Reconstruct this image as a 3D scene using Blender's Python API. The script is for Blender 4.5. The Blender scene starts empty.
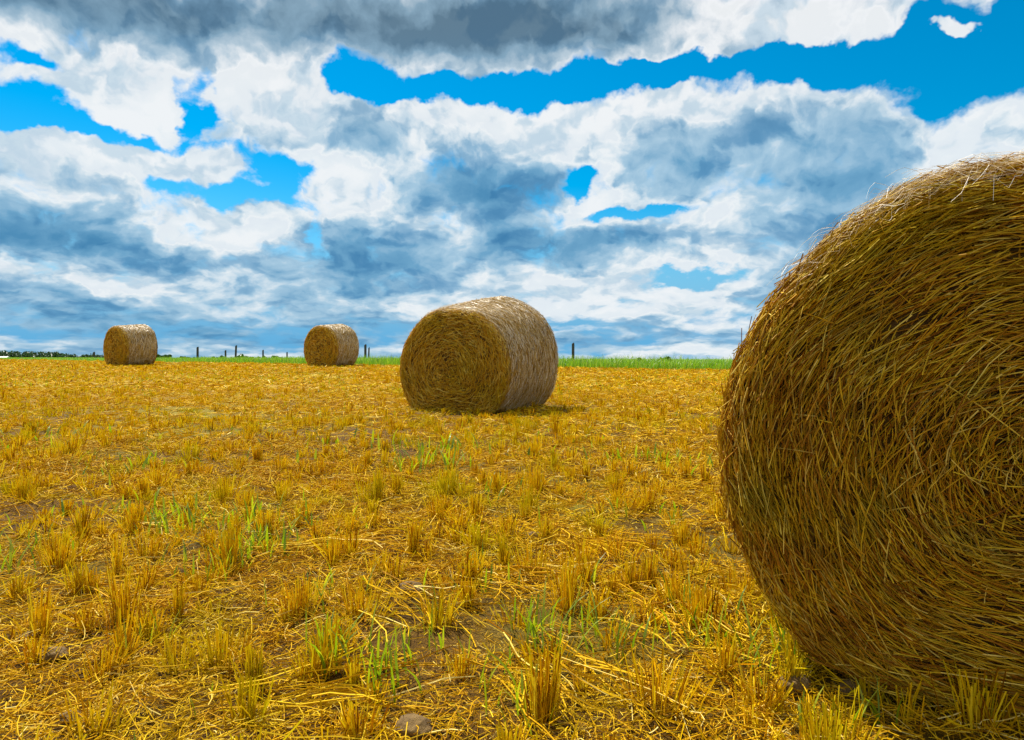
import bpy, math
import numpy as np
from math import radians as R, sin, cos, tan, atan, pi

rng = np.random.default_rng(7)
scene = bpy.context.scene
COL = scene.collection

# ------------------------------------------------------------------ helpers
def _hash(ix, iy, seed):
    h = (ix.astype(np.int64) * 374761393 + iy.astype(np.int64) * 668265263 + seed * 974634777) & 0xFFFFFFFF
    h = ((h ^ (h >> 13)) * 1274126177) & 0xFFFFFFFF
    h = (h ^ (h >> 16)) & 0xFFFFFFFF
    return h / 4294967295.0

def vnoise(x, y, seed=0):
    x = np.asarray(x, float); y = np.asarray(y, float)
    ix = np.floor(x); iy = np.floor(y); fx = x - ix; fy = y - iy
    fx = fx * fx * (3 - 2 * fx); fy = fy * fy * (3 - 2 * fy)
    a = _hash(ix, iy, seed); b = _hash(ix + 1, iy, seed); c = _hash(ix, iy + 1, seed); d = _hash(ix + 1, iy + 1, seed)
    return (a + (b - a) * fx) * (1 - fy) + (c + (d - c) * fx) * fy

def fbm(x, y, seed=0, oct=4):
    s = 0; a = .5
    for i in range(oct):
        s = s + a * vnoise(x * 2 ** i + 17.3 * i, y * 2 ** i - 9.1 * i, seed + i); a *= .5
    return s / (1 - .5 ** oct)

def sstep(a, b, x):
    t = np.clip((x - a) / (b - a), 0, 1); return t * t * (3 - 2 * t)

def mesh_obj(name, V, F, mat, parent=None, smooth=False):
    """V (n,3); F (m,k) array with one k, or a list of such arrays."""
    me = bpy.data.meshes.new(name)
    V = np.ascontiguousarray(V, np.float32)
    Fs = F if isinstance(F, list) else [F]
    Fs = [np.asarray(f, np.int32) for f in Fs if len(f)]
    nl = sum(f.size for f in Fs); nf = sum(len(f) for f in Fs)
    me.vertices.add(len(V)); me.loops.add(nl); me.polygons.add(nf)
    me.vertices.foreach_set('co', V.ravel())
    me.loops.foreach_set('vertex_index', np.concatenate([f.ravel() for f in Fs]))
    tot = np.concatenate([np.full(len(f), f.shape[1], np.int32) for f in Fs])
    st = np.concatenate([[0], np.cumsum(tot)[:-1]]).astype(np.int32)
    me.polygons.foreach_set('loop_start', st); me.polygons.foreach_set('loop_total', tot)
    me.polygons.foreach_set('use_smooth', np.full(nf, smooth))
    me.update(calc_edges=True); me.validate()
    me.materials.append(mat)
    o = bpy.data.objects.new(name, me); COL.objects.link(o)
    if parent is not None: o.parent = parent
    return o

def empty(name, loc, rz=0):
    o = bpy.data.objects.new(name, None); COL.objects.link(o)
    o.location = loc; o.rotation_euler = (0, 0, rz); o.empty_display_size = .3
    return o

def tag(o, label=None, cat=None, group=None, kind=None):
    for k, v in (('label', label), ('category', cat), ('group', group), ('kind', kind)):
        if v: o[k] = v
    return o

def norm(v): return v / np.maximum(np.linalg.norm(v, axis=-1, keepdims=True), 1e-9)

def prisms(P, w, k=3, taper=1.0):
    """P (N,S+1,3) polylines, w (N,) radius -> verts, quads of open k-sided tubes (k=2: ribbons)."""
    N, S1, _ = P.shape
    t = norm(P[:, -1] - P[:, 0])
    r = norm(rng.normal(size=(N, 3)))
    a = norm(np.cross(t, r)); b = np.cross(t, a)
    ang = np.arange(k) * 2 * pi / k
    ring = a[:, None, :] * np.cos(ang)[None, :, None] + b[:, None, :] * np.sin(ang)[None, :, None]
    tw = np.linspace(1, taper, S1)
    V = P[:, :, None, :] + ring[:, None] * (np.asarray(w)[:, None, None, None] * tw[None, :, None, None])
    V = V.reshape(-1, 3)
    idx = np.arange(N * S1 * k).reshape(N, S1, k)
    ks = range(k) if k > 2 else range(1)
    q = [np.stack([idx[:, :-1, j], idx[:, :-1, (j + 1) % k], idx[:, 1:, (j + 1) % k], idx[:, 1:, j]], -1).reshape(-1, 4) for j in ks]
    return V, np.concatenate(q)

class Acc:
    def __init__(s): s.V = []; s.F = []; s.n = 0
    def add(s, V, F):
        s.V.append(V); s.F.append(np.asarray(F) + s.n); s.n += len(V)
    def build(s, name, mat, parent=None, smooth=False):
        return mesh_obj(name, np.concatenate(s.V), s.F, mat, parent, smooth)

# ------------------------------------------------------------------ node expression helper
class NT:
    dim = '3D'
    def __init__(s, tree): s.t = tree; s.n = tree.nodes; s.l = tree.links
    def put(s, sock, v):
        if v is None: return
        if hasattr(v, 'is_linked') or isinstance(v, bpy.types.NodeSocket): s.l.new(v, sock)
        else: sock.default_value = v
    def math(s, op, a, b=None, c=None, clamp=False):
        n = s.n.new('ShaderNodeMath'); n.operation = op; n.use_clamp = clamp
        for i, v in enumerate((a, b, c)): s.put(n.inputs[i], v)
        return n.outputs[0]
    def vec(s, op, a, b=None, c=None):
        n = s.n.new('ShaderNodeVectorMath'); n.operation = op
        for i, v in enumerate((a, b, c)): s.put(n.inputs[i], v)
        return n.outputs['Value'] if op in ('LENGTH', 'DOT_PRODUCT') else n.outputs[0]
    def rng(s, v, a, b, c=0., d=1., smooth=True):
        n = s.n.new('ShaderNodeMapRange'); n.interpolation_type = 'SMOOTHSTEP' if smooth else 'LINEAR'
        s.put(n.inputs[0], v)
        for i, q in zip((1, 2, 3, 4), (a, b, c, d)): s.put(n.inputs[i], q)
        return n.outputs[0]
    def noise(s, vec, scale, detail=4, rough=.5, dist=0, out=0):
        n = s.n.new('ShaderNodeTexNoise'); n.noise_dimensions = s.dim; s.put(n.inputs['Vector'], vec)
        n.inputs['Scale'].default_value = scale; n.inputs['Detail'].default_value = detail
        n.inputs['Roughness'].default_value = rough; n.inputs['Distortion'].default_value = dist
        return n.outputs[out]
    def ramp(s, fac, stops):
        n = s.n.new('ShaderNodeValToRGB'); s.put(n.inputs[0], fac); e = n.color_ramp.elements
        while len(e) < len(stops): e.new(.5)
        for q, (p, c) in zip(e, stops): q.position = p; q.color = (*c, 1)
        return n.outputs[0]
    def mix(s, fac, a, b, mode='MIX'):
        n = s.n.new('ShaderNodeMix'); n.data_type = 'RGBA'; n.blend_type = mode
        s.put(n.inputs[0], fac)
        for i, v in ((6, a), (7, b)): s.put(n.inputs[i], v if not isinstance(v, tuple) else (*v[:3], 1))
        return n.outputs[2]
    def xyz(s, x, y, z=0.):
        n = s.n.new('ShaderNodeCombineXYZ')
        for i, v in enumerate((x, y, z)): s.put(n.inputs[i], v)
        return n.outputs[0]

def new_mat(name):
    m = bpy.data.materials.new(name); m.use_nodes = True
    t = NT(m.node_tree); b = t.n['Principled BSDF']
    return m, t, b

def straw_mat(name, stops, trans=.25, rough=.6, spec=.12, dirt=.25, green=0., patchy=False):
    m, t, b = new_mat(name)
    g = t.n.new('ShaderNodeNewGeometry')
    c = t.ramp(g.outputs['Random Per Island'], stops)
    tc = t.n.new('ShaderNodeTexCoord')
    big = t.noise(tc.outputs['Object'], 1.3, 3, .6)
    c = t.mix(t.rng(big, .45, .7, 0., .3), c, (.44, .18, .003))
    c = t.mix(t.rng(t.noise(tc.outputs['Object'], 1.6, 4, .6), .5, .66, 0., green), c, (.42, .41, .004))
    if patchy:                                                         # reddish and grey-green wads rolled into the bale
        c = t.mix(t.rng(t.noise(tc.outputs['Object'], 4.5, 4, .6), .50, .66, 0., .5), c, (.26, .09, .005))
        c = t.mix(t.rng(t.noise(t.vec('ADD', tc.outputs['Object'], (5., 3., 1.)), 6, 3, .6), .52, .68, 0., .4), c, (.20, .17, .012))
    fine = t.noise(tc.outputs['Object'], 40, 2, .6)
    c = t.mix(t.rng(fine, .35, .7, 0., dirt), c, (.15, .055, .002), 'MIX')
    t.put(b.inputs['Base Color'], c)
    b.inputs['Roughness'].default_value = rough; b.inputs['Specular IOR Level'].default_value = spec
    if trans:
        tr = t.n.new('ShaderNodeBsdfTranslucent'); t.put(tr.inputs[0], c)
        mx = t.n.new('ShaderNodeMixShader'); mx.inputs[0].default_value = trans
        t.l.new(b.outputs[0], mx.inputs[1]); t.l.new(tr.outputs[0], mx.inputs[2])
        t.l.new(mx.outputs[0], t.n['Material Output'].inputs[0])
    return m

# ---- terrain
EYE = .94
SL = .0286
def qdist(x, y): return .335 * (x - 6.9) + .942 * (y - 20.8)          # > 0: beyond the far edge of the stubble
def height(x, y):
    x = np.asarray(x, float); y = np.asarray(y, float)
    zf = SL * np.clip(y, -12, 35)
    q = qdist(x, y)
    z = zf + (-3. - zf) * sstep(2., 170., q)
    d = np.hypot(x, y)
    fade = 1 - sstep(9, 24, d)
    lump = (fbm(x * .9, y * .9, 3) - .5) * .05 + (fbm(x * 5, y * 5, 11, 3) - .5) * .045 + (fbm(x * 15, y * 15, 23, 2) - .5) * .022
    z = z + .05 * np.exp(-(((x - 1.25) / .62) ** 2 + ((y - 1.85) / .55) ** 2))
    return z + lump * (.25 + .75 * fade) * (1 - sstep(30, 200, d))

def axis(lo, hi, step, far):
    a = list(np.arange(lo, hi + 1e-6, step)); s = step
    p = a[-1]
    while p < far: s *= 1.13; p += s; a.append(p)
    s = step; p = a[0]; b = []
    while p > -far: s *= 1.13; p -= s; b.append(p)
    return np.array(b[::-1] + a)
xs = axis(-4.2, 4.2, .035, 4000); ys = axis(-.4, 8., .035, 4000)
XX, YY = np.meshgrid(xs, ys); nx = len(xs); ny = len(ys)
V = np.stack([XX, YY, height(XX, YY)], -1).reshape(-1, 3)
i = np.arange(nx * ny).reshape(ny, nx)
F = np.stack([i[:-1, :-1], i[:-1, 1:], i[1:, 1:], i[1:, :-1]], -1).reshape(-1, 4)

m, t, b = new_mat('soil_and_chaff')
tc = t.n.new('ShaderNodeTexCoord'); P = tc.outputs['Object']
n1 = t.noise(P, 1.1, 5, .6); n2 = t.noise(P, 9, 5, .65)
def streak(rot, sc):
    r = t.n.new('ShaderNodeVectorRotate'); r.rotation_type = 'Z_AXIS'; t.put(r.inputs['Vector'], P)
    t.put(r.inputs['Angle'], t.math('ADD', rot, t.math('MULTIPLY', t.noise(P, 5., 2), 6.)))
    return t.noise(t.vec('MULTIPLY', r.outputs[0], (18 * sc, 100 * sc, 20)), 1., 3, .6, .3)
st = t.math('MAXIMUM', t.math('MAXIMUM', streak(.3, 1), streak(1.4, 1.1)), streak(2.3, .9))
chaff = t.ramp(st, [(.42, (.018, .008, .001)), (.54, (.075, .032, .002)), (.63, (.26, .13, .003)), (.75, (.46, .28, .02))])
soil = t.ramp(n2, [(.3, (.03, .014, .004)), (.55, (.085, .045, .014)), (.75, (.19, .115, .045))])
sel = t.rng(t.math('ADD', n1, t.math('MULTIPLY', n2, .35)), .70, .84, 0., .8)
c = t.mix(sel, chaff, soil)
c = t.mix(t.rng(t.noise(P, 4., 4, .6), .52, .68, 0., .6), c, (.05, .022, .003))
# the field turns greener in drifts further out, and is grass beyond its edge
geo = t.n.new('ShaderNodeNewGeometry'); sx = t.n.new('ShaderNodeSeparateXYZ'); t.put(sx.inputs[0], geo.outputs['Position'])
q = t.math('ADD', t.math('MULTIPLY', t.math('SUBTRACT', sx.outputs[0], 6.9), .335), t.math('MULTIPLY', t.math('SUBTRACT', sx.outputs[1], 20.8), .942))
far_in = t.rng(sx.outputs[1], 7., 16.)
drift = t.rng(t.noise(P, .35, 4, .6), .46, .66, 0., .45)
c = t.mix(t.math('MULTIPLY', far_in, .75), c, t.ramp(n2, [(.3, (.14, .06, .002)), (.5, (.38, .22, .003)), (.75, (.54, .37, .006))]))
c = t.mix(drift, c, (.27, .25, .007))
c = t.mix(t.rng(t.math('ADD', q, t.math('MULTIPLY', n1, 1.2)), .3, 1.5), c, t.ramp(n2, [(.3, (.05, .12, .008)), (.7, (.13, .24, .015))]))
t.put(b.inputs['Base Color'], c); b.inputs['Roughness'].default_value = .9; b.inputs['Specular IOR Level'].default_value = .15
bp = t.n.new('ShaderNodeBump'); bp.inputs['Strength'].default_value = .9; bp.inputs['Distance'].default_value = .012
t.put(bp.inputs['Height'], t.math('ADD', st, t.math('MULTIPLY', n2, .6))); t.l.new(bp.outputs[0], b.inputs['Normal'])
ground = mesh_obj('ground', V, F, m, smooth=True); tag(ground, kind='structure')

# ------------------------------------------------------------------ straw materials
M_stub = straw_mat('stubble_straw', [(0, (.12, .042, .001)), (.12, (.32, .12, .002)), (.3, (.60, .31, .003)), (.55, (.70, .43, .004)), (.8, (.62, .46, .005)), (1, (.76, .55, .02))], .27, .7, .0, .15, .5)
M_lit = straw_mat('litter_straw', [(0, (.24, .095, .002)), (.3, (.52, .27, .003)), (.65, (.66, .39, .005)), (.9, (.74, .50, .025)), (1, (.82, .66, .22))], .15, .65, .04, .12, .25)
M_bale = straw_mat('bale_straw', [(0, (.12, .038, .002)), (.2, (.34, .13, .004)), (.4, (.52, .27, .006)), (.6, (.46, .28, .008)), (.85, (.64, .42, .018)), (1, (.74, .56, .13))], .06, .6, .10, .35, .25, True)
M_face = straw_mat('lightened_bale_straw', [(0, (.22, .08, .004)), (.2, (.48, .22, .008)), (.45, (.68, .39, .014)), (.7, (.58, .38, .018)), (1, (.82, .62, .14))], .08, .6, .10, .2, .2)  # golden straw, lightened in colour to brighten the shaded mid and far faces
M_side = straw_mat('weathered_straw', [(0, (.26, .13, .010)), (.3, (.44, .25, .026)), (.65, (.55, .35, .06)), (1, (.68, .50, .19))], .1, .45, .4, .15)

def blade_mat(name, stops, trans=.4):
    m, t, b = new_mat(name)
    g = t.n.new('ShaderNodeNewGeometry'); c = t.ramp(g.outputs['Random Per Island'], stops)
    t.put(b.inputs['Base Color'], c); b.inputs['Roughness'].default_value = .45
    tr = t.n.new('ShaderNodeBsdfTranslucent'); t.put(tr.inputs[0], c)
    mx = t.n.new('ShaderNodeMixShader'); mx.inputs[0].default_value = trans
    t.l.new(b.outputs[0], mx.inputs[1]); t.l.new(tr.outputs[0], mx.inputs[2]); t.l.new(mx.outputs[0], t.n['Material Output'].inputs[0])
    return m
M_green = blade_mat('green_blade', [(0, (.13, .22, .003)), (.5, (.23, .32, .004)), (1, (.38, .40, .010))], .5)
M_verge = blade_mat('verge_blade', [(0, (.08, .20, .005)), (.45, (.15, .31, .007)), (.8, (.22, .36, .014)), (1, (.33, .36, .04))], .5)
M_leaf = blade_mat('dark_leaf', [(0, (.014, .045, .010)), (.5, (.03, .075, .016)), (1, (.055, .11, .022))], .2)
M_bushleaf = blade_mat('bush_leaf', [(0, (.03, .08, .010)), (.5, (.06, .14, .014)), (1, (.10, .2, .02))], .25)

# ------------------------------------------------------------------ bale placing (used to keep stubble out from under them)
YAW = -.519                                                            # the bales lie parallel
AX = np.array([-sin(YAW), cos(YAW)])                                   # axis, away from the viewer
def under_bale(x, y):
    r = np.zeros(np.shape(x), bool)
    for (cx, cy, hw, hl) in BALES_XY:
        dx, dy = x - cx, y - cy
        a = dx * AX[0] + dy * AX[1]; e = dx * AX[1] - dy * AX[0]
        r |= (np.abs(a) < hl) & (np.abs(e) < hw)
    return r
def face_to_centre(x, y, L): return x + AX[0] * L / 2, y + AX[1] * L / 2
LB = 1.22
near_c = face_to_centre(1.275, 1.60, LB)
LM = 1.36
mid_c = face_to_centre(-.80, 9.08, LM)
BALES_XY = [(*near_c, .52, LB / 2 - .16), (*mid_c, .5, LM / 2 - .08)]

# ------------------------------------------------------------------ stubble
def in_view(x, y, m=1.6): return (y > .35) & (np.abs(x) < .76 * y + m)
def stubble():
    acc = Acc()
    #        y range    spacing  stems     segments sides radius        height
    zones = [(.35, 4.5, .165, (52, 100), 2, 2, (.0013, .0024), (.05, .115)),
             (4.5, 8, .165, (30, 54), 1, 2, (.0022, .0034), (.04, .09)),
             (8, 13, .18, (18, 30), 1, 2, (.0032, .0046), (.035, .075)),
             (13, 20, .24, (10, 18), 1, 2, (.005, .0075), (.035, .07)),
             (20, 35, .30, (9, 14), 1, 2, (.009, .013), (.035, .07))]
    for (y0, y1, sp, ns, seg, k, rr, hh) in zones:
        gx, gy = np.meshgrid(np.arange(-28, 24, sp), np.arange(y0, y1, sp))
        x = (gx + rng.uniform(-.5, .5, gx.shape) * sp * 1.1).ravel(); y = (gy + rng.uniform(-.5, .5, gx.shape) * sp * 1.1).ravel()
        dens = .5 * rng.random(x.shape) + .5 * fbm(x * 1.6, y * 1.6, 41, 3)
        keep = in_view(x, y) & (qdist(x, y) < .2) & (dens > .44) & ~under_bale(x, y)
        dens = .46 + (dens - .45) * .6
        x, y, dens = x[keep], y[keep], dens[keep]
        n = rng.integers(ns[0], ns[1], len(x))
        vig = np.clip(.72 + (dens - .46) * 2.4, .6, 1.2) * np.exp(rng.normal(size=len(x)) * .28)
        n = (n * np.clip(vig, .5, 1.2)).astype(int)
        cx = np.repeat(x, n); cy = np.repeat(y, n); v = np.repeat(vig, n); N = len(cx)
        ang = np.repeat(rng.uniform(0, pi, len(x)), n); el = np.repeat(rng.uniform(.35, .9, len(x)), n)
        u, w = rng.normal(size=(2, N)) * np.repeat((.011 + .040 * rng.beta(1.3, 2.4, len(x))), n) * (1. if sp < .2 else 1.6)
        w = w * el
        ox = u * np.cos(ang) - w * np.sin(ang); oy = u * np.sin(ang) + w * np.cos(ang)
        bx, by = cx + ox, cy + oy
        H = rng.uniform(hh[0], hh[1], N) * v
        H = np.where(rng.random(N) < .12, H * rng.uniform(.3, .7, N), H)
        lean = np.stack([ox * .55 + rng.normal(size=N) * .009, oy * .55 + rng.normal(size=N) * .009], -1)
        lean += np.where(rng.random(N)[:, None] < .08, rng.normal(size=(N, 2)) * .06, 0)
        z = height(bx, by) - .01
        P = np.zeros((N, seg + 1, 3))
        for j in range(seg + 1):
            f = j / seg
            P[:, j, 0] = bx + lean[:, 0] * f ** 1.4; P[:, j, 1] = by + lean[:, 1] * f ** 1.4; P[:, j, 2] = z + H * f
        acc.add(*prisms(P, rng.uniform(*rr, N), k, .9))
        # torn leaf sheaths curling off the stems
        if seg == 2:
            s = rng.random(N) < .14; Ns = s.sum()
            hz = rng.uniform(.3, .95, Ns); d = norm(rng.normal(size=(Ns, 2))) * rng.uniform(.02, .07, (Ns, 1))
            B = np.zeros((Ns, 4, 3))
            for j, f in enumerate((0, .35, .7, 1)):
                B[:, j, :2] = np.stack([bx[s], by[s]], -1) + lean[s] * (hz ** 1.4)[:, None] + d * f
                B[:, j, 2] = z[s] + H[s] * hz + .02 * f - rng.uniform(.01, .07, Ns) * f * f
            acc.add(*prisms(B, rng.uniform(.0012, .0026, Ns), 2, .4))
    for (px, py, n) in [(830, 744, 45), (765, 722, 30), (905, 735, 18), (1000, 748, 20)]:
        d = EYE / ((py - 359) / 700 + SL); x = (px - 512) / 700 * d
        bx = x + rng.normal(size=n) * .035; by = d + rng.normal(size=n) * .022; H = rng.uniform(.04, .12, n)
        P = np.zeros((n, 3, 3)); lean = rng.normal(size=(n, 2)) * .018
        for j in range(3):
            f = j / 2; P[:, j, 0] = bx + lean[:, 0] * f ** 1.4; P[:, j, 1] = by + lean[:, 1] * f ** 1.4; P[:, j, 2] = height(bx, by) - .01 + H * f
        acc.add(*prisms(P, rng.uniform(.0012, .0022, n), 3, .9))
    return acc.build('stubble', M_stub)
tag(stubble(), 'golden cut straw stubble standing in ragged tufts over the whole field', 'stubble', kind='stuff')

def litter():
    acc = Acc()
    zones = [(.35, 3.2, 4300, 3, 3, (.0007, .0017), (.012, .20)), (3.2, 6.5, 1900, 2, 3, (.0013, .0024), (.04, .25)),
             (6.5, 13, 650, 1, 2, (.0026, .0048), (.06, .26)), (13, 34, 160, 1, 2, (.006, .010), (.1, .32))]
    for (y0, y1, d, seg, k, rr, ll) in zones:
        xm = .76 * y1 + 1.6; N = int(2 * xm * (y1 - y0) * d)
        x = rng.uniform(-xm, xm, N); y = rng.uniform(y0, y1, N)
        dn = .5 * fbm(x * 1.3, y * 1.3, 91, 3) + .5 * fbm(x * 6, y * 6, 95, 2)
        keep = in_view(x, y) & (qdist(x, y) < .1) & (dn + rng.normal(size=N) * .06 > .45)
        x, y = x[keep], y[keep]; N = len(x)
        L = ll[0] + (ll[1] - ll[0]) * rng.beta(1.1, 3.2, N)
        a = rng.uniform(0, 2 * pi, N); bend = rng.normal(size=N) * .5
        P = np.zeros((N, seg + 1, 3)); px, py = x.copy(), y.copy()
        lift = rng.beta(1, 3.2, N) * .05; tl = rng.normal(size=N) * .22
        for j in range(seg + 1):
            P[:, j, 0] = px; P[:, j, 1] = py
            P[:, j, 2] = np.maximum(height(px, py) + .002 , height(px, py) + .004 + lift + tl * L * (j / seg - .5))
            px = px + np.cos(a) * L / seg; py = py + np.sin(a) * L / seg; a = a + bend * .5
        acc.add(*prisms(P, rng.uniform(*rr, N), k, .85))
    for (y0, y1, dd, w0) in [(.35, 2.6, 7000, .0010), (2.6, 5.5, 3000, .0017)]:                    # short broken chaff
        xm = .76 * y1 + 1.4; N = int(2 * xm * (y1 - y0) * dd)
        x = rng.uniform(-xm, xm, N); y = rng.uniform(y0, y1, N); k_ = in_view(x, y, 1.0) & (fbm(x * 2.2, y * 2.2, 97, 3) + rng.normal(size=N) * .05 > .45); x, y = x[k_], y[k_]; N = len(x)
        a = rng.uniform(0, 2 * pi, N); L = rng.uniform(.008, .045, N); z = height(x, y) + .002 + rng.beta(1, 4, N) * .018; dz = rng.normal(size=N) * .25 * L
        P = np.stack([np.stack([x, y, z], -1), np.stack([x + np.cos(a) * L, y + np.sin(a) * L, z + np.abs(dz)], -1)], 1)
        acc.add(*prisms(P, w0 * rng.uniform(.6, 1.4, N), 2, .8))
    # swathes of longer, paler straw left lying in bundles
    for (bx, by, ba, n) in [(.52, 2.35, .9, 60), (.63, 2.15, 1.9, 50), (-.42, 2.5, -.6, 45), (-.05, 2.75, -.35, 40), (-.9, 3.1, .3, 60), (.35, 3.2, -.7, 45), (-1.5, 2.6, .2, 40), (.1, 1.95, -.9, 40), (-.6, 1.8, .5, 45), (1.2, 4.2, .2, 50), (-1.0, 4.6, .1, 50)]:
        a0 = ba + rng.normal(size=n) * .35; x = bx + rng.normal(size=n) * .12; y = by + rng.normal(size=n) * .10
        L = rng.uniform(.15, .42, n); seg = 4; P = np.zeros((n, seg + 1, 3)); bend = rng.normal(size=n) * .18
        h0 = rng.uniform(.005, .05, n)
        for j in range(seg + 1):
            P[:, j, 0] = x; P[:, j, 1] = y; P[:, j, 2] = height(x, y) + h0
            x = x + np.cos(a0) * L / seg; y = y + np.sin(a0) * L / seg; a0 = a0 + bend
        acc.add(*prisms(P, rng.uniform(.0014, .0028, n), 3, .8))
    return acc.build('straw_litter', M_lit)
tag(litter(), 'loose pale straw lying scattered between the stubble tufts', 'straw', kind='stuff')

def unproj(px, py):
    """ground point seen at a pixel of the photograph"""
    u = (px - 512) / 700; v = (py - 359) / 700
    d = EYE / (v + SL); return u * d, d

def blades(x, y, H, W, lean, seg=4, droop=.5):
    N = len(x); d = norm(rng.normal(size=(N, 2)))
    P = np.zeros((N, seg + 1, 3)); z = height(x, y)
    for j in range(seg + 1):
        f = j / seg
        P[:, j, :2] = np.stack([x, y], -1) + d * (lean * H * f ** 1.7)[:, None]
        P[:, j, 2] = z + H * (f - droop * .3 * f ** 3)
    t = d[:, ::-1] * [1, -1]
    side = np.concatenate([t, np.zeros((N, 1))], -1) + rng.normal(size=(N, 3)) * .3
    side = norm(side)
    wp = np.array([.7, 1, .9, .6, .08])[:seg + 1] if seg == 4 else np.linspace(1, .15, seg + 1)
    A = P - side[:, None] * (W[:, None] * wp[None])[:, :, None]; B = P + side[:, None] * (W[:, None] * wp[None])[:, :, None]
    V = np.stack([A, B], 2).reshape(-1, 3); idx = np.arange(N * (seg + 1) * 2).reshape(N, seg + 1, 2)
    return V, np.stack([idx[:, :-1, 0], idx[:, :-1, 1], idx[:, 1:, 1], idx[:, 1:, 0]], -1).reshape(-1, 4)

def shoots():
    acc = Acc()
    spots = [(240, 552, 26, .12, .12), (180, 532, 18, .12, .12), (160, 520, 12, .1, .11), (262, 560, 14, .1, .12), (425, 468, 26, .16, .15), (330, 668, 12, .04, .17), (322, 655, 8, .03, .15),
             (392, 690, 10, .05, .15), (385, 668, 6, .04, .14), (540, 632, 14, .06, .15), (548, 655, 10, .05, .14), (600, 640, 9, .05, .14), (512, 715, 10, .05, .12), (617, 660, 5, .03, .15),
             (705, 655, 6, .04, .16), (745, 665, 8, .06, .14), (640, 462, 14, .2, .13), (500, 500, 12, .15, .1), (20, 560, 14, .12, .12), (470, 590, 8, .07, .12),
             (804, 738, 3, .012, .10), (852, 738, 4, .03, .10), (872, 735, 3, .03, .10), (790, 668, 5, .05, .13), (828, 672, 4, .05, .16), (700, 470, 10, .2, .12), (120, 470, 16, .3, .12), (330, 450, 16, .3, .12), (560, 450, 10, .3, .1), (40, 440, 16, .4, .12), (300, 520, 10, .2, .1), (225, 530, 16, .15, .13), (205, 575, 10, .12, .12), (275, 545, 14, .14, .13), (440, 452, 18, .2, .15), (700, 625, 6, .05, .15), (660, 660, 5, .05, .14), (575, 590, 8, .08, .12), (350, 590, 8, .1, .12), (90, 520, 12, .2, .12), (640, 520, 10, .2, .11), (480, 680, 6, .05, .12), (150, 640, 6, .06, .12), (420, 640, 6, .06, .12)]
    for (px, py, n, sp, h) in spots:
        n = int(n * 1.7); x, y = unproj(px, py)
        bx = x + rng.normal(size=n) * sp; by = y + rng.normal(size=n) * sp
        acc.add(*blades(bx, by, rng.uniform(.6, 1.25, n) * h, rng.uniform(.002, .0042, n) * max(1., y / 2.1), rng.uniform(.1, .7, n)))
    # tall blades in the shade of the big bale
    for (px, py, n, h) in [(925, 700, 4, .22), (985, 712, 5, .26), (1010, 716, 5, .24), (880, 690, 4, .16), (950, 720, 4, .18), (1045, 720, 6, .26)]:
        x, y = unproj(px, py)
        bx = x + rng.normal(size=n) * .03; by = y + rng.normal(size=n) * .02
        acc.add(*blades(bx, by, rng.uniform(.7, 1.2, n) * h, rng.uniform(.0025, .0045, n), rng.uniform(.1, .5, n)))
    # thin scatter all over the field
    for (y0, y1, d, w) in [(.5, 5, 9, .0028), (5, 12, 34, .004), (12, 30, 40, .009)]:
        xm = .76 * y1 + 1.5; N = int(2 * xm * (y1 - y0) * d)
        x = rng.uniform(-xm, xm, N); y = rng.uniform(y0, y1, N)
        k = in_view(x, y) & (qdist(x, y) < 0) & (fbm(x * .7, y * .7, 55, 3) + rng.normal(size=N) * .07 > (.53 if y0 < 5 else .50)) & ~under_bale(x, y)
        x, y = x[k], y[k]; N = len(x)
        acc.add(*blades(x, y, rng.uniform(.05, .14, N) * (1. if y0 < 5 else .75), np.full(N, w) * rng.uniform(.6, 1.2, N), rng.uniform(.1, .8, N), 4 if y0 < 5 else 2))
    return acc.build('green_shoots', M_green)
tag(shoots(), 'fresh green blades of grass and volunteer crop coming up through the stubble', 'green shoots', kind='stuff')

def verge():
    N = 60000
    s = rng.uniform(-52, 22, N); q = rng.beta(1.1, 1.6, N) * 5.5 - .2
    # along the edge line from its right end
    x = 6.9 + .942 * s + .335 * q; y = 20.8 - .335 * s + .942 * q
    y2 = np.maximum(y, 2)
    dens = fbm(x * .5, y * .5, 5, 3)
    tall = np.interp(x, [-26, -19, -14, -8, 0, 8], [.03, .05, .13, .25, .31, .30])
    H = tall * rng.uniform(.55, 1.15, N) * (.7 + .7 * dens)
    seed = rng.random(N) < .02
    H = np.where(seed, H * 1.45, H)
    acc = Acc(); acc.add(*blades(x, y2, H, rng.uniform(.006, .012, N), rng.uniform(.05, .6, N), 3))
    return acc.build('verge_grass', M_verge)
tag(verge(), 'strip of tall bright green grass along the far edge of the field', 'grass', kind='stuff')

# ------------------------------------------------------------------ bales
def nodes_core(name, a, b_, c_):
    m, t, b = new_mat(name); tc = t.n.new('ShaderNodeTexCoord'); P = tc.outputs['Object']
    n = t.noise(P, 22, 6, .7, .5); n2 = t.noise(P, 3, 3, .6)
    c = t.ramp(t.math('ADD', t.math('MULTIPLY', n, .75), t.math('MULTIPLY', n2, .25)), [(.3, a), (.5, b_), (.7, c_)])
    t.put(b.inputs['Base Color'], c); b.inputs['Roughness'].default_value = .85; b.inputs['Specular IOR Level'].default_value = .2
    bp = t.n.new('ShaderNodeBump'); bp.inputs['Strength'].default_value = 1; bp.inputs['Distance'].default_value = .03
    t.put(bp.inputs['Height'], n); t.l.new(bp.outputs[0], b.inputs['Normal'])
    return m
M_core = nodes_core('packed_straw', (.025, .011, .002), (.08, .038, .005), (.20, .11, .014))
m, t, b = new_mat('net_wrap'); g = t.n.new('ShaderNodeNewGeometry')
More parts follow.
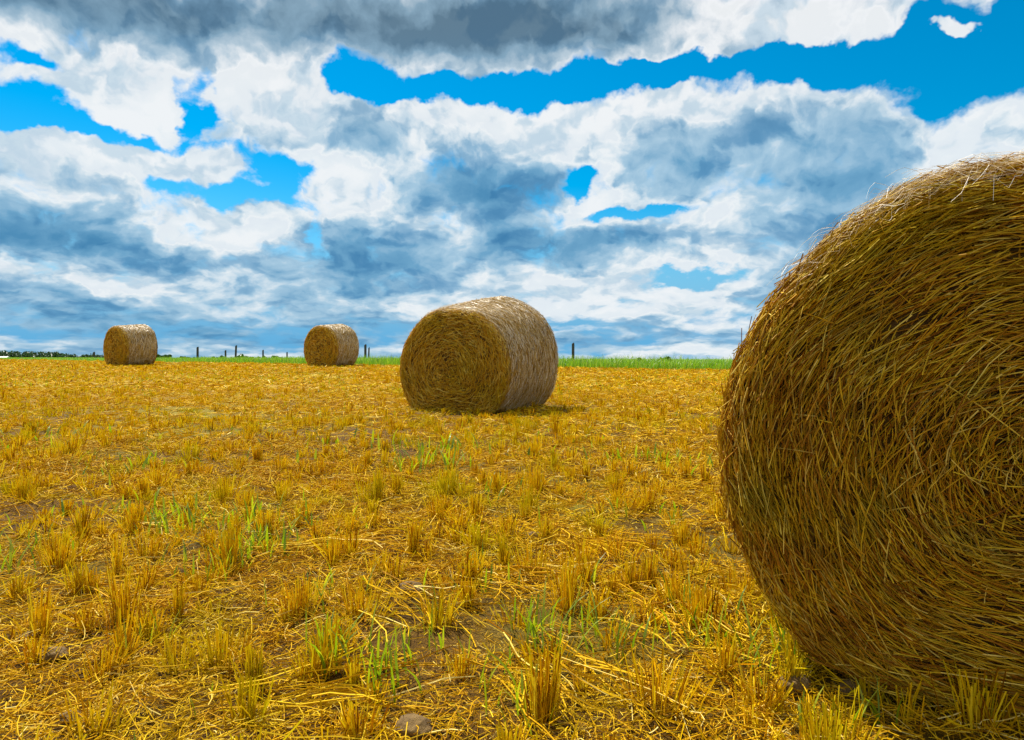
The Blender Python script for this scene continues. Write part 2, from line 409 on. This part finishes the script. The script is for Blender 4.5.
t.put(b.inputs['Base Color'], t.ramp(g.outputs['Random Per Island'], [(0, (.42, .27, .08)), (.45, (.62, .47, .23)), (1, (.88, .84, .74))]))
b.inputs['Roughness'].default_value = .45; b.inputs['Specular IOR Level'].default_value = .6
M_net = m

class Bale:
    def __init__(s, L, Rw, Rh, flat, taper, bulge, rs=.075, sag=.0):
        s.L, s.Rw, s.Rh, s.flat, s.taper, s.bulge = L, Rw, Rh, flat, taper, bulge
        kf = 1 - rs / Rw
        pts = [(0, 0, )]
        k = [0, kf * .33, kf * .66, kf]; yy = [0, 0, 0, 0]
        for a in np.linspace(0, pi / 2, 8)[1:]:
            k.append(kf + rs / Rw * sin(a)); yy.append(rs * (1 - cos(a)))
        n = 8
        for f in np.linspace(0, 1, n)[1:]:
            k.append(1.); yy.append(rs + (L - 2 * rs) * f)
        for a in np.linspace(0, pi / 2, 6)[1:]:
            k.append(kf + rs / Rw * cos(a)); yy.append(L - rs + rs * sin(a))
        k += [kf * .6, 0]; yy += [L, L]
        s.k = np.array(k); s.y = np.array(yy)
        d = np.hypot(np.diff(s.k) * Rw, np.diff(s.y)); s.s = np.concatenate([[0], np.cumsum(d)])
        s.s_face = kf * Rw; s.s_rim = s.s_face + rs * pi / 2; s.s_end = s.s_rim + L - 2 * rs
    def at(s, ss, th):
        k = np.interp(ss, s.s, s.k); y = np.interp(ss, s.s, s.y)
        rs_ = s.taper + (1 - s.taper) * np.clip(y / s.L, 0, 1) ** .8
        x = s.Rw * k * np.cos(th) * (rs_ * .5 + .5)
        lump = 1 + .018 * np.sin(3 * th + 1.0) + .012 * np.sin(7 * th + 3 * y)
        z = s.Rh * k * np.sin(th) * lump
        fl = s.flat * np.clip(k * 1.15, 0, 1)
        zlo = -fl
        z = np.where(z < zlo + .06, zlo + .06 * np.exp((z - zlo - .06) / .06) , z)     # sagged flat on the ground
        z = (z + s.flat) * rs_ - s.flat
        y = y - s.bulge * np.clip(1 - (k) ** 2, 0, 1) * (y < s.L * .5) + s.bulge * np.clip(1 - k ** 2, 0, 1) * (y > s.L * .5)
        return np.stack([x, y - s.L / 2, z + s.flat], -1)
    def normal(s, ss, th):
        e = .004
        a = s.at(ss + e, th) - s.at(ss - e, th); b = s.at(ss, th + e) - s.at(ss, th - e)
        return norm(np.cross(b, a)) * -1 if False else norm(np.cross(a, b))

def make_bale(loc, rz, B, label, nface, nside, w, seg=3, nnet=3000, netw=.0012, fuzz=400, netl=1., stray=.07, face=None, tilt=.24, lens=(.05, .28)):
    root = empty('hay_bale', loc, rz)
    tag(root, label, 'hay bale', 'round bales standing in the field')
    # rolled body
    ss = np.concatenate([np.linspace(0, B.s_face, 14), np.linspace(B.s_face, B.s_rim, 8)[1:], np.linspace(B.s_rim, B.s_end, 18)[1:], np.linspace(B.s_end, B.s[-1] if hasattr(B.s, '__len__') else 1, 12)[1:]])
    th = np.linspace(0, 2 * pi, 97)[:-1]
    S, T = np.meshgrid(ss, th, indexing='ij')
    nrm = B.normal(np.clip(S, .01, B.s[-1] - .01), T)
    V = B.at(S, T) + nrm * ((vnoise(S * 14, T * 9, 3) - .5) * .03 - .018)[..., None]
    ns, nt = S.shape; i = np.arange(ns * nt).reshape(ns, nt); j = np.roll(i, -1, 1)
    F = np.stack([i[:-1], j[:-1], j[1:], i[1:]], -1).reshape(-1, 4)
    mesh_obj('straw_roll', V.reshape(-1, 3), F, M_core, root, True)
    def lay(n, s0, s1, area, tilt, off, stray):
        if area: s = np.sqrt(rng.uniform(s0 ** 2, s1 ** 2, n))
        else: s = rng.uniform(s0, s1, n)
        th = rng.uniform(0, 2 * pi, n)
        sig = tilt + np.where(s < B.s_face, .9 * np.exp(-(s / .17) ** 2), 0)
        tau = rng.normal(size=n) * sig * (1 + .5 * (vnoise(s * 4, th * 3, 8) - .5))
        wild = rng.random(n) < stray; tau = np.where(wild, rng.uniform(-pi, pi, n), tau)
        clump = (vnoise(s * 6, th * 4.5, 19) - .5) * .45; tau = tau + clump
        Ln = lens[0] + (lens[1] - lens[0]) * rng.beta(1.4, 2.2, n); Ln = np.where(wild, Ln * .7, Ln)
        o0 = off[0] + (off[1] - off[0]) * rng.beta(1.6, 2.2, n); dip = rng.normal(size=n) * .010; stick = np.where(rng.random(n) < .05, rng.uniform(0, .022, n), 0)
        curl = rng.normal(size=n) * .13
        # start point, walk over the surface
        P = np.zeros((n, seg + 1, 3)); cs = s.copy(); ct = th.copy()
        sgn = np.where(rng.random(n) < .5, 1, -1)
        for q in range(seg + 1):
            f = q / seg
            csc = np.clip(np.abs(cs), .012, B.s_end)
            P[:, q] = B.at(csc, ct) + B.normal(csc, ct) * (o0 + dip * (f - .5) * 2 + stick * f)[:, None]
            rad = np.maximum(np.interp(csc, B.s, B.k) * B.Rw, .05)
            stp = Ln / seg
            ct = ct + sgn * np.cos(tau) * np.minimum(stp / rad, .5); cs = cs + np.sin(tau) * stp
            tau = tau + curl / seg
        P[..., 2] = np.maximum(P[..., 2], .006)
        return prisms(P, rng.uniform(w * .45, w * 1.1, n), 3, .85)
    a = Acc()
    a.add(*lay(int(nface * .85), .01, B.s_face + .03, True, tilt, (-.050, .016), stray))
    a.add(*lay(int(nface * .15), B.s_face - .05, B.s_rim + .01, False, tilt, (-.012, .012), .04))
    a.build('end_face', face or M_bale, root)
    a = Acc(); a.add(*lay(nside, B.s_rim - .02, B.s_end, False, .16, (-.014, .004), .03)); a.build('rolled_side', M_side, root)
    # net: short glossy lengths of strand showing between the straws all over the roll
    nn = nnet
    s = rng.uniform(B.s_rim + .05, B.s_end, nn); th = rng.uniform(-.7, pi + .7, nn)
    ln = rng.uniform(.02, .10, nn) * netl; sl = rng.normal(size=nn) * .35
    Pn = np.zeros((nn, 3, 3))
    for q in range(3):
        f = q - 1.; tt = th + f * ln / B.Rw; s2 = s + f * ln * np.sin(sl)
        Pn[:, q] = B.at(s2, tt) + B.normal(s2, tt) * (.004 + .008 * rng.random(nn))[:, None]
    a = Acc(); a.add(*prisms(Pn, rng.uniform(netw * .7, netw * 1.3, nn), 3))
    # loose ends of net and straw standing off the shoulder
    n = fuzz; th = np.clip(rng.normal(1.75, .32, n), .3, 2.35); s = rng.uniform(B.s_face + .03, B.s_rim + .25, n)
    Pf = np.zeros((n, 5, 3)); dv = rng.normal(size=(n, 3)) * .016; n0 = B.normal(s, th); L_ = rng.beta(1, 3.5, n) * .045 + .004
    for q in range(5):
        f = q / 4
        Pf[:, q] = B.at(s + f * rng.uniform(-.05, .05, n), th + f * .12) + n0 * (.004 + L_ * sin(pi * f) * .9)[:, None] + dv * f
    a.add(*prisms(Pf, np.full(n, netw * .5), 3, .6))
    a.build('net_wrap', M_net, root)
    return root

g = lambda p: float(SL * p[1])
near = make_bale((near_c[0], near_c[1], g(near_c) + .036), YAW, Bale(LB, .80, .75, .584, 1.0, .09, .085), 'huge straw bale in close-up, cut off by the right edge, its shaded end towards us', 33000, 5000, .0019, 3, 6000, .0010, 1500)
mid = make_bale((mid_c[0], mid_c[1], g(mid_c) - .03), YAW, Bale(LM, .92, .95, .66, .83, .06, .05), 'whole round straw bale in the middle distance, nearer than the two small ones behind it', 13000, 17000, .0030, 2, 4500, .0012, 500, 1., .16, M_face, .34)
u, d = unproj(332, 366.3)
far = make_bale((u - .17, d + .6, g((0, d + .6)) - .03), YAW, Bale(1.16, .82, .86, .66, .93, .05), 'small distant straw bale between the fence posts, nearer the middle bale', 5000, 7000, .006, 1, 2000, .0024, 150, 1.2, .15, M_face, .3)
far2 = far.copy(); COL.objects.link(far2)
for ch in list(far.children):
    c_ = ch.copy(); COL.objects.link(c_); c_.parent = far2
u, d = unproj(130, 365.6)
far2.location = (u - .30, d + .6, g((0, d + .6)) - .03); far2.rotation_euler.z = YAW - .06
far2['label'] = 'leftmost straw bale, small and distant, in front of the dark line of trees'

# ------------------------------------------------------------------ fence posts
m, t, b = new_mat('weathered_post'); tc = t.n.new('ShaderNodeTexCoord')
mp = t.n.new('ShaderNodeMapping'); t.put(mp.inputs[0], tc.outputs['Object']); mp.inputs['Scale'].default_value = (30, 30, 3)
t.put(b.inputs['Base Color'], t.ramp(t.noise(mp.outputs[0], 1, 4, .6), [(.3, (.022, .02, .018)), (.7, (.075, .065, .055))])); b.inputs['Roughness'].default_value = .9
M_post = m
def post(px, top, Y, w, tilt, label):
    X = (px - 512) / 700 * Y; zt = EYE + (359 - top) / 700 * Y; z0 = float(height(X, Y)); H = zt - z0
    n = 10; V = []; F = []
    lev = [(-.3, 1.05), (0, 1.02), (H * .4, 1.0), (H * .8, .96), (H - .03, .95), (H, .72)]
    for (z, k) in lev:
        for q in range(n):
            a = 2 * pi * q / n; r = w / 2 * k * (1 + .07 * sin(3 * a + z * 2))
            V.append((r * cos(a) + tilt * max(z, 0), r * sin(a), z + (0.02 * cos(a) if z == H else 0)))
    for l in range(len(lev) - 1):
        for q in range(n): F.append((l * n + q, l * n + (q + 1) % n, (l + 1) * n + (q + 1) % n, (l + 1) * n + q))
    top_f = np.array([[(len(lev) - 1) * n + q for q in range(n)]])
    o = mesh_obj('fence_post', np.array(V), [np.array(F), top_f], M_post)
    o.location = (X, Y, z0); tag(o, label, 'fence post', 'old fence posts along the far edge')
post(94, 352, 44, .13, 0, 'short dark fence post just left of the leftmost bale, before the trees')
post(197.5, 347, 34, .11, .01, 'dark fence post standing alone right of the leftmost bale')
post(225.5, 350.3, 46, .12, 0, 'short fence post close beside a taller leaning one')
post(235.5, 345.5, 42, .12, .05, 'taller fence post, slightly leaning, right of a short one')
post(263, 350, 50, .12, 0, 'fence post midway between the leaning post and the small distant bale')
post(287, 352.2, 56, .12, 0, 'shortest fence post, just left of the small distant bale')
post(365.3, 344.5, 31, .11, 0, 'taller of two posts standing close together by the middle bale')
post(368.6, 347.5, 32, .07, .03, 'thinner, shorter of two posts standing close together by the middle bale')
post(573, 343, 27, .11, 0, 'single dark fence post right of the middle bale, above the green verge')

# ------------------------------------------------------------------ bushes, far wood, shed, bird
def leaf_cloud(n, cs, rad, leaf, squash=.8):
    """n small leaf faces spread through a set of clumps (cs: centres, rad: radii)"""
    k = rng.integers(0, len(cs), n); d = norm(rng.normal(size=(n, 3))) * (rng.random(n) ** .45)[:, None]
    c = cs[k] + d * rad[k][:, None] * [1, 1, squash]
    a = norm(rng.normal(size=(n, 3))); b = norm(np.cross(a, rng.normal(size=(n, 3)))); s = leaf * rng.uniform(.6, 1.3, n)[:, None]
    V = np.stack([c - a * s, c + b * s * .55, c + a * s, c - b * s * .55], 1).reshape(-1, 3)
    V[:, 2] = np.maximum(V[:, 2], -.05)
    return V, np.arange(n * 4).reshape(n, 4)
M_bark = nodes_core('bark', (.03, .022, .015), (.07, .05, .035), (.11, .085, .06))
def bush(px, top, Y, wid, label):
    X = (px - 512) / 700 * Y; z0 = float(height(X, Y)); H = EYE + (359 - top) / 700 * Y - z0; W = wid / 700 * Y
    r = empty('bush', (X, Y, z0)); tag(r, label, 'bush', 'bushes behind the verge')
    nc = 14; cs = np.stack([rng.uniform(-.42, .42, nc) * W, rng.uniform(-.35, .35, nc) * W, rng.uniform(.25, .8, nc) * H], -1)
    cs[:, 2] *= 1 - .55 * (np.abs(cs[:, 0]) / (W / 2)) ** 2
    rad = rng.uniform(.13, .24, nc) * min(W, H * 1.6); rad = np.minimum(rad, H - cs[:, 2])
    V, F = leaf_cloud(2200, cs, rad, .07); mesh_obj('foliage', V, F, M_bushleaf, r)
    P = np.zeros((6, 3, 3)); e = cs[:6]
    P[:, 1] = e * .5; P[:, 2] = e
    V, F = prisms(P, np.full(6, .025), 5, .5); mesh_obj('stems', V, F, M_bark, r)
bush(165, 353.5, 48, 22, 'dark green bush just right of the leftmost bale')
bush(183, 356.2, 52, 14, 'low faint bush between the leftmost bale and the lone fence post')
bush(219, 355.2, 60, 16, 'low bush at the foot of the short fence post')
bush(244, 353.6, 58, 22, 'bush right of the leaning fence post')
bush(270, 354.8, 62, 26, 'wide low bush left of the small distant bale')
bush(665, 357, 27, 14, 'brownish scrubby bush in the green verge left of the huge bale')
bush(639, 358, 27, 5, 'narrow dark weed bush in the green verge right of the lone post')

def wood():
    """far wood: many crowns, each a lot of leaf clumps"""
    acc = Acc(); lv = Acc()
    prof = [(-60, 350), (0, 350), (12, 350), (30, 351), (36, 349.8), (48, 351.6), (60, 351), (70, 354.5), (74, 356), (82, 354.2), (92, 353.5), (104, 354.5), (118, 356), (140, 357), (215, 357.2), (300, 357.4), (390, 358)]
    xs_ = np.concatenate([np.arange(-60, 120, 2.6), np.arange(120, 380, 6)])
    for px in xs_:
        px = px + rng.uniform(-1.5, 1.5); Y = rng.uniform(300, 340); top = np.interp(px, [p[0] for p in prof], [p[1] for p in prof]) + rng.uniform(-.3, 1.2)
        X = (px - 512) / 700 * Y; z0 = -3.1; H = EYE + (359 - top) / 700 * Y - z0
        nc = 9; cr = H * .30
        cs = np.stack([X + rng.normal(size=nc) * cr * .75, Y + rng.normal(size=nc) * cr * .75, z0 + rng.uniform(.35, .82, nc) * H], -1)
        rad = np.minimum(rng.uniform(.14, .26, nc) * H, z0 + H - cs[:, 2])
        k = rng.integers(0, nc, 700); dd = norm(rng.normal(size=(700, 3))) * (rng.random(700) ** .4)[:, None]
        c = cs[k] + dd * rad[k][:, None]; a = norm(rng.normal(size=(700, 3))); b2 = norm(np.cross(a, rng.normal(size=(700, 3)))); s = rng.uniform(.25, .55, 700)[:, None]
        lv.add(np.stack([c - a * s, c + b2 * s * .6, c + a * s, c - b2 * s * .6], 1).reshape(-1, 3), np.arange(2800).reshape(700, 4))
        P = np.array([[[X, Y, z0 - .5], [X + .1, Y, z0 + H * .6]]]); lv.add(*prisms(P, np.array([.18]), 5, .4))
    return lv.build('far_wood', M_leaf)
tag(wood(), 'dark line of distant trees on the horizon at the far left', 'wood', kind='stuff')

def box(x0, x1, y0, y1, z0, z1):
    V = np.array([(x, y, z) for z in (z0, z1) for y in (y0, y1) for x in (x0, x1)], float)
    F = np.array([(0, 2, 3, 1), (4, 5, 7, 6), (0, 1, 5, 4), (2, 6, 7, 3), (0, 4, 6, 2), (1, 3, 7, 5)])
    return V, F
m, t, b = new_mat('white_sheet'); tc = t.n.new('ShaderNodeTexCoord')
t.put(b.inputs['Base Color'], t.ramp(t.noise(tc.outputs['Object'], .8, 4, .6), [(.3, (.66, .66, .65)), (.7, (.82, .82, .81))])); b.inputs['Roughness'].default_value = .5
M_white = m
Y = 210; X1 = (8.5 - 512) / 700 * Y; z0 = float(height(X1 - 6, Y)); zt = EYE + (359 - 356.4) / 700 * Y
sh = empty('shed', (X1 - 7, Y, z0)); tag(sh, 'low white shed cut off by the left edge, below the distant trees', 'shed')
h = zt - z0
mesh_obj('wall', *box(-6.7, 6.7, -2.5, 2.5, -.3, h - 1.0), M_white, sh)
V = np.array([(-7, -2.9, h - 1.0), (7, -2.9, h - 1.0), (7, 0, h), (-7, 0, h), (-7, 2.9, h - 1.0), (7, 2.9, h - 1.0)], float)
mesh_obj('roof', V, [np.array([(0, 1, 2, 3), (3, 2, 5, 4), (0, 4, 5, 1)]), np.array([(0, 3, 4), (1, 5, 2)])], M_white, sh)
mesh_obj('door', *box(-1.2, 1.2, -2.56, -2.505, 0, h - 1.4), M_post, sh)

Yb = 48.; br = empty('bird', ((733 - 512) / 700 * Yb, Yb, EYE + (359 - 353.4) / 700 * Yb))
tag(br, 'tiny dark bird flying low over the verge, left of the huge bale', 'bird')
n = 8; V = []; F = []
prof = [(-.11, .004), (-.07, .014), (0, .022), (.06, .018), (.09, .014), (.115, .003)]
for (x, r) in prof:
    for q in range(n): V.append((x, r * cos(2 * pi * q / n), r * sin(2 * pi * q / n)))
for l in range(5):
    for q in range(n): F.append((l * n + q, l * n + (q + 1) % n, (l + 1) * n + (q + 1) % n, (l + 1) * n + q))
base = len(V)
for s in (-1, 1):
    k = len(V); V += [(.05, s * .015, .012), (-.02, s * .015, .008), (.06, s * .09, .05), (.0, s * .09, .046), (.0, s * .19, .03), (-.015, s * .185, .028)]
    F += [(k, k + 1, k + 3, k + 2), (k + 2, k + 3, k + 5, k + 4)]
k = len(V); V += [(-.10, .004, 0), (-.10, -.004, 0), (-.17, -.028, 0), (-.17, .028, 0)]; F += [(k, k + 1, k + 2, k + 3)]
mb = mesh_obj('body', np.array(V), np.array(F), M_post, br)

# ------------------------------------------------------------------ stones and clods
m, t, b = new_mat('field_stone'); tc = t.n.new('ShaderNodeTexCoord')
t.put(b.inputs['Base Color'], t.ramp(t.noise(tc.outputs['Object'], 18, 6, .65), [(.3, (.07, .036, .006)), (.55, (.15, .085, .016)), (.75, (.25, .155, .038))])); b.inputs['Roughness'].default_value = .9
bp = t.n.new('ShaderNodeBump'); bp.inputs['Distance'].default_value = .01; t.put(bp.inputs['Height'], t.noise(tc.outputs['Object'], 60, 5, .7)); t.l.new(bp.outputs[0], b.inputs['Normal'])
M_stone = m
def stone(px, py, sz, label):
    x, y = unproj(px, py); import bmesh
    bm = bmesh.new(); bmesh.ops.create_icosphere(bm, subdivisions=4, radius=1)
    sd = rng.uniform(0, 50)
    me = bpy.data.meshes.new('stone')
    for v in bm.verts:
        c = v.co; f = 1 + .35 * (vnoise(c.x * 1.4 + sd, c.y * 1.4 + c.z * 1.9, 2) - .5) + .12 * (vnoise(c.x * 5 + sd, c.y * 5 + c.z * 4, 5) - .5)
        f = float(f); v.co = (c.x * f * sz, c.y * f * sz * .75, max(c.z * f, -.5) * sz * .55)
    for p in bm.faces: p.smooth = True
    bm.to_mesh(me); bm.free(); me.materials.append(M_stone)
    o = bpy.data.objects.new('stone', me); COL.objects.link(o); o.location = (x, y, float(height(x, y)) + sz * .12); o.rotation_euler = (0, 0, rng.uniform(-.6, .6))
    tag(o, label, 'stone', 'stones lying in the stubble')
stone(412, 733, .052, 'largest stone, at the bottom edge of the picture left of centre')
stone(71, 720, .03, 'rounded stone near the bottom left corner')
stone(53, 657, .04, 'brown clod-like stone among loose straw at lower left')
stone(28, 634, .035, 'stone closest to the left edge, behind the clod-like one')
stone(411, 590, .05, 'flat stone in a bare patch between tufts, centre of the field')
stone(534, 538, .045, 'small brown stone further back, the farthest of the stones')
stone(794, 694, .05, 'brown stone at the left foot of the huge bale, where its shade begins')
stone(857, 701, .05, 'stone deeper in the huge bale\'s shade, right of the one at its left foot')

# ------------------------------------------------------------------ light
SUN_AZ, SUN_EL = -36., 54.                                             # degrees; azimuth from +Y towards +X
sd = bpy.data.lights.new('sun', 'SUN'); sd.energy = 4.6; sd.angle = R(.53); sd.color = (1, .95, .86)
so = bpy.data.objects.new('sun', sd); COL.objects.link(so)
so.rotation_euler = (R(90 - SUN_EL), 0, R(180 - SUN_AZ)); so.location = (-20, 20, 40)

w = bpy.data.worlds.new('World'); scene.world = w; w.use_nodes = True
t = NT(w.node_tree); t.dim = '2D'; bg = t.n['Background']; bg.inputs[1].default_value = .05
sky = t.n.new('ShaderNodeTexSky'); sky.sky_type = 'NISHITA'; sky.sun_disc = False
sky.sun_elevation = R(SUN_EL); sky.sun_rotation = R(SUN_AZ); sky.air_density = 1.0; sky.dust_density = .3; sky.ozone_density = 2.5
tc = t.n.new('ShaderNodeTexCoord'); D = tc.outputs['Generated']
D = t.vec('NORMALIZE', D)
sp = t.n.new('ShaderNodeSeparateXYZ'); t.put(sp.inputs[0], D)
zc = t.math('MAXIMUM', sp.outputs[2], .004)
t.put(sky.inputs[0], t.xyz(sp.outputs[0], sp.outputs[1], zc))
hs = t.n.new('ShaderNodeHueSaturation'); hs.inputs['Hue'].default_value = .485; hs.inputs['Saturation'].default_value = 1.7; hs.inputs['Value'].default_value = 1.3
t.put(hs.inputs['Color'], sky.outputs[0])
az = t.math('ARCTAN2', sp.outputs[0], sp.outputs[1]); el = t.math('ARCSINE', zc)
# cloud field coordinates: flattened towards the horizon
qy = t.math('ADD', t.math('MULTIPLY', el, 2.3), t.math('MULTIPLY', t.math('EXPONENT', t.math('MULTIPLY', el, -12.)), -.6))
Q = t.xyz(t.math('MULTIPLY', az, 2.1), qy, t.math('MULTIPLY', t.math('ABSOLUTE', az), .0))
n_big = t.noise(Q, 2.4, 3, .5)
wv = t.noise(Q, 4.2, 5, .58, 0, 1)
warp = t.vec('MULTIPLY', t.vec('SUBTRACT', wv, (.5, .5, .5)), (.12, .075, 0))
PW = t.vec('ADD', t.xyz(az, el, 0.), warp)
def blob(px, py, rx, ry, wt):
    a0 = atan((px - 512) / 700); e0 = atan((359 - py) / 700 * cos(a0))
    sx_ = 700 / (rx * cos(a0) ** 2); sy_ = 700 / (ry * cos(a0) * cos(e0) ** 2)
    l = t.vec('LENGTH', t.vec('MULTIPLY_ADD', PW, (sx_, sy_, 0), (-a0 * sx_, -e0 * sy_, 0)))
    return t.rng(l, 1.75, .1, 0., wt * 1.15)
def total(base, items):
    s = base
    for it in items: s = t.math('ADD', s, blob(*it))
    return s
COVER = [(25, 106, 60, 22, -1.2), (12, 56, 36, 9, -.9), (110, 134, 110, 9, -.8), (188, 108, 16, 34, -1.0), (278, 168, 30, 26, -1.1), (362, 72, 26, 30, -1.1), (450, 92, 90, 14, -1.3), (560, 82, 80, 14, -1.2), (375, 100, 30, 12, -.8),
         (640, 74, 50, 10, -1.1), (740, 60, 100, 13, -1.2), (850, 64, 110, 22, -1.2), (985, 60, 110, 38, -1.5), (930, 20, 30, 24, -.9), (1010, 20, 40, 30, -1.0), (225, 196, 75, 10, -.8), (312, 235, 10, 20, -.6), (570, 180, 16, 9, -1.1), (640, 210, 50, 7, -.9), (690, 277, 45, 8, -.8),
         (938, 30, 16, 9, 2.0), (95, 78, 80, 24, .6), (135, 108, 40, 20, .6), (275, 80, 65, 50, .5), (330, 130, 60, 40, .5), (250, 10, 420, 34, .9), (780, 18, 140, 22, 1.1), (130, 160, 130, 22, .4), (330, 330, 500, 20, -.35), (620, 130, 200, 25, .4)]
DARK = [(120, 12, 240, 30, 1.0), (330, 14, 150, 26, .6), (500, 24, 160, 34, 1.1), (610, 40, 60, 25, .4), (482, 188, 85, 26, .95), (470, 172, 40, 20, .3), (555, 243, 100, 22, .95), (380, 258, 75, 30, .85), (368, 140, 30, 28, .5), (760, 165, 100, 32, .4), (800, 195, 70, 26, .3), (880, 160, 60, 34, .4),
        (820, 125, 80, 18, .3), (850, 235, 80, 36, .5), (780, 300, 60, 30, .4), (40, 222, 80, 26, .85), (150, 252, 150, 16, .75), (60, 292, 160, 12, .45), (150, 325, 260, 22, .45), (250, 345, 500, 16, .25), (700, 345, 300, 14, .25), (650, 165, 55, 35, .45), (320, 290, 80, 16, .4),
        (280, 85, 60, 45, -.35), (150, 155, 110, 26, -.45), (600, 108, 220, 22, -.5), (335, 185, 50, 28, -.4), (600, 208, 45, 28, -.55), (960, 105, 60, 36, -.4), (640, 292, 120, 22, -.3), (430, 240, 40, 18, -.4), (230, 240, 60, 22, -.3), (110, 85, 80, 30, -.35), (960, 190, 60, 40, -.3), (125, 290, 45, 12, -.5)]
QW = t.vec('ADD', Q, t.vec('MULTIPLY', t.vec('SUBTRACT', wv, (.5, .5, .5)), (.12, .12, 0)))
f0 = t.noise(QW, 7.0, 7, .58, .15)
def puffs(q, sc, det):
    v = t.n.new('ShaderNodeTexVoronoi'); v.voronoi_dimensions = '2D'; v.feature = 'SMOOTH_F1'; t.put(v.inputs['Vector'], q); v.inputs['Scale'].default_value = sc; v.inputs['Detail'].default_value = det; v.inputs['Roughness'].default_value = .55; v.inputs['Smoothness'].default_value = .25
    v.normalize = True
    return v.outputs['Distance']
p0 = puffs(QW, 7, 3); p1 = puffs(t.vec('ADD', QW, (-.012, .035, 0)), 7, 2)
d0 = t.math('SUBTRACT', f0, t.math('MULTIPLY', p0, .6))
e0 = t.noise(QW, 3.6, 6, .58); e1 = t.noise(t.vec('ADD', QW, (-.03, .09, 0)), 3.6, 4, .55)
emb = t.math('ADD', t.math('SUBTRACT', e0, e1), t.math('MULTIPLY', t.math('SUBTRACT', p1, p0), .9))
cov = total(.53, [(a, b, c, d, e - .1 if e < 0 else e) for (a, b, c, d, e) in COVER])
cov = t.math('ADD', cov, t.math('MULTIPLY', t.math('SUBTRACT', n_big, .5), .6))
cov = t.math('ADD', cov, t.math('MULTIPLY', t.math('SUBTRACT', d0, .24), 1.75))
mask = t.rng(cov, -.10, .55)
dk = total(.15, DARK)
dk = t.math('ADD', dk, t.math('MULTIPLY', t.math('SUBTRACT', t.noise(QW, 2.6, 3, .5), .5), .8))
dk = t.math('ADD', dk, t.math('MULTIPLY', t.math('SUBTRACT', d0, .24), 1.15))
dk = t.math('MULTIPLY', t.math('ADD', t.math('SUBTRACT', dk, t.math('MULTIPLY', emb, 1.2)), .315), .53)
# a heap in front: its sunlit rim is sharp against the veil behind, its thick middle is dull
hi = t.ramp(dk, [(0, (8.8, 9.0, 9.2)), (.12, (8.3, 8.6, 8.85)), (.22, (8.25, 8.55, 8.8)), (.275, (8.7, 8.95, 9.2)), (.34, (7.8, 8.2, 8.6)), (.48, (4.8, 5.9, 6.8)), (.72, (2.4, 3.8, 5.0)), (1, (1.2, 2.1, 2.95))])
lo = t.ramp(dk, [(0, (8.6, 9.0, 9.3)), (.12, (7.8, 8.5, 9.0)), (.22, (7.6, 8.3, 8.9)), (.275, (8.4, 8.9, 9.2)), (.34, (7.0, 8.0, 8.7)), (.47, (3.9, 5.9, 7.5)), (.72, (1.6, 3.8, 5.9)), (1, (.8, 2.7, 4.8))])
shade = t.mix(t.rng(el, .25, .46), lo, hi)
shade = t.mix(t.math('MULTIPLY', t.rng(emb, .03, -.16), .8), shade, t.mix(1., shade, (.62, .76, .86), 'MULTIPLY'))
clear = t.mix(t.rng(el, .02, .22), (1.3, 4.4, 7.4), hs.outputs[0])
final = t.mix(mask, clear, shade)
t.put(bg.inputs[0], final)
w.cycles.sampling_method = 'MANUAL'; w.cycles.sample_map_resolution = 512

# ------------------------------------------------------------------ camera and output
cd = bpy.data.cameras.new('camera'); cam = bpy.data.objects.new('camera', cd); COL.objects.link(cam)
cam.location = (0, 0, EYE); cam.rotation_euler = (R(90), 0, 0)
cd.sensor_fit = 'HORIZONTAL'; cd.sensor_width = 36; cd.lens = 700 * 36 / 1024; cd.shift_y = -11 / 1024
cd.clip_start = .05; cd.clip_end = 9000
scene.camera = cam
scene.render.engine = 'CYCLES'
scene.cycles.use_adaptive_sampling = True; scene.cycles.adaptive_threshold = .015
scene.cycles.use_denoising = True; scene.cycles.max_bounces = 6; scene.cycles.diffuse_bounces = 3; scene.cycles.transmission_bounces = 3
v = scene.view_settings; v.view_transform = 'Standard'; v.look = 'None'; v.exposure = 1.0; v.gamma = 1; v.use_curve_mapping = False
scene.render.resolution_x = 1024; scene.render.resolution_y = 740
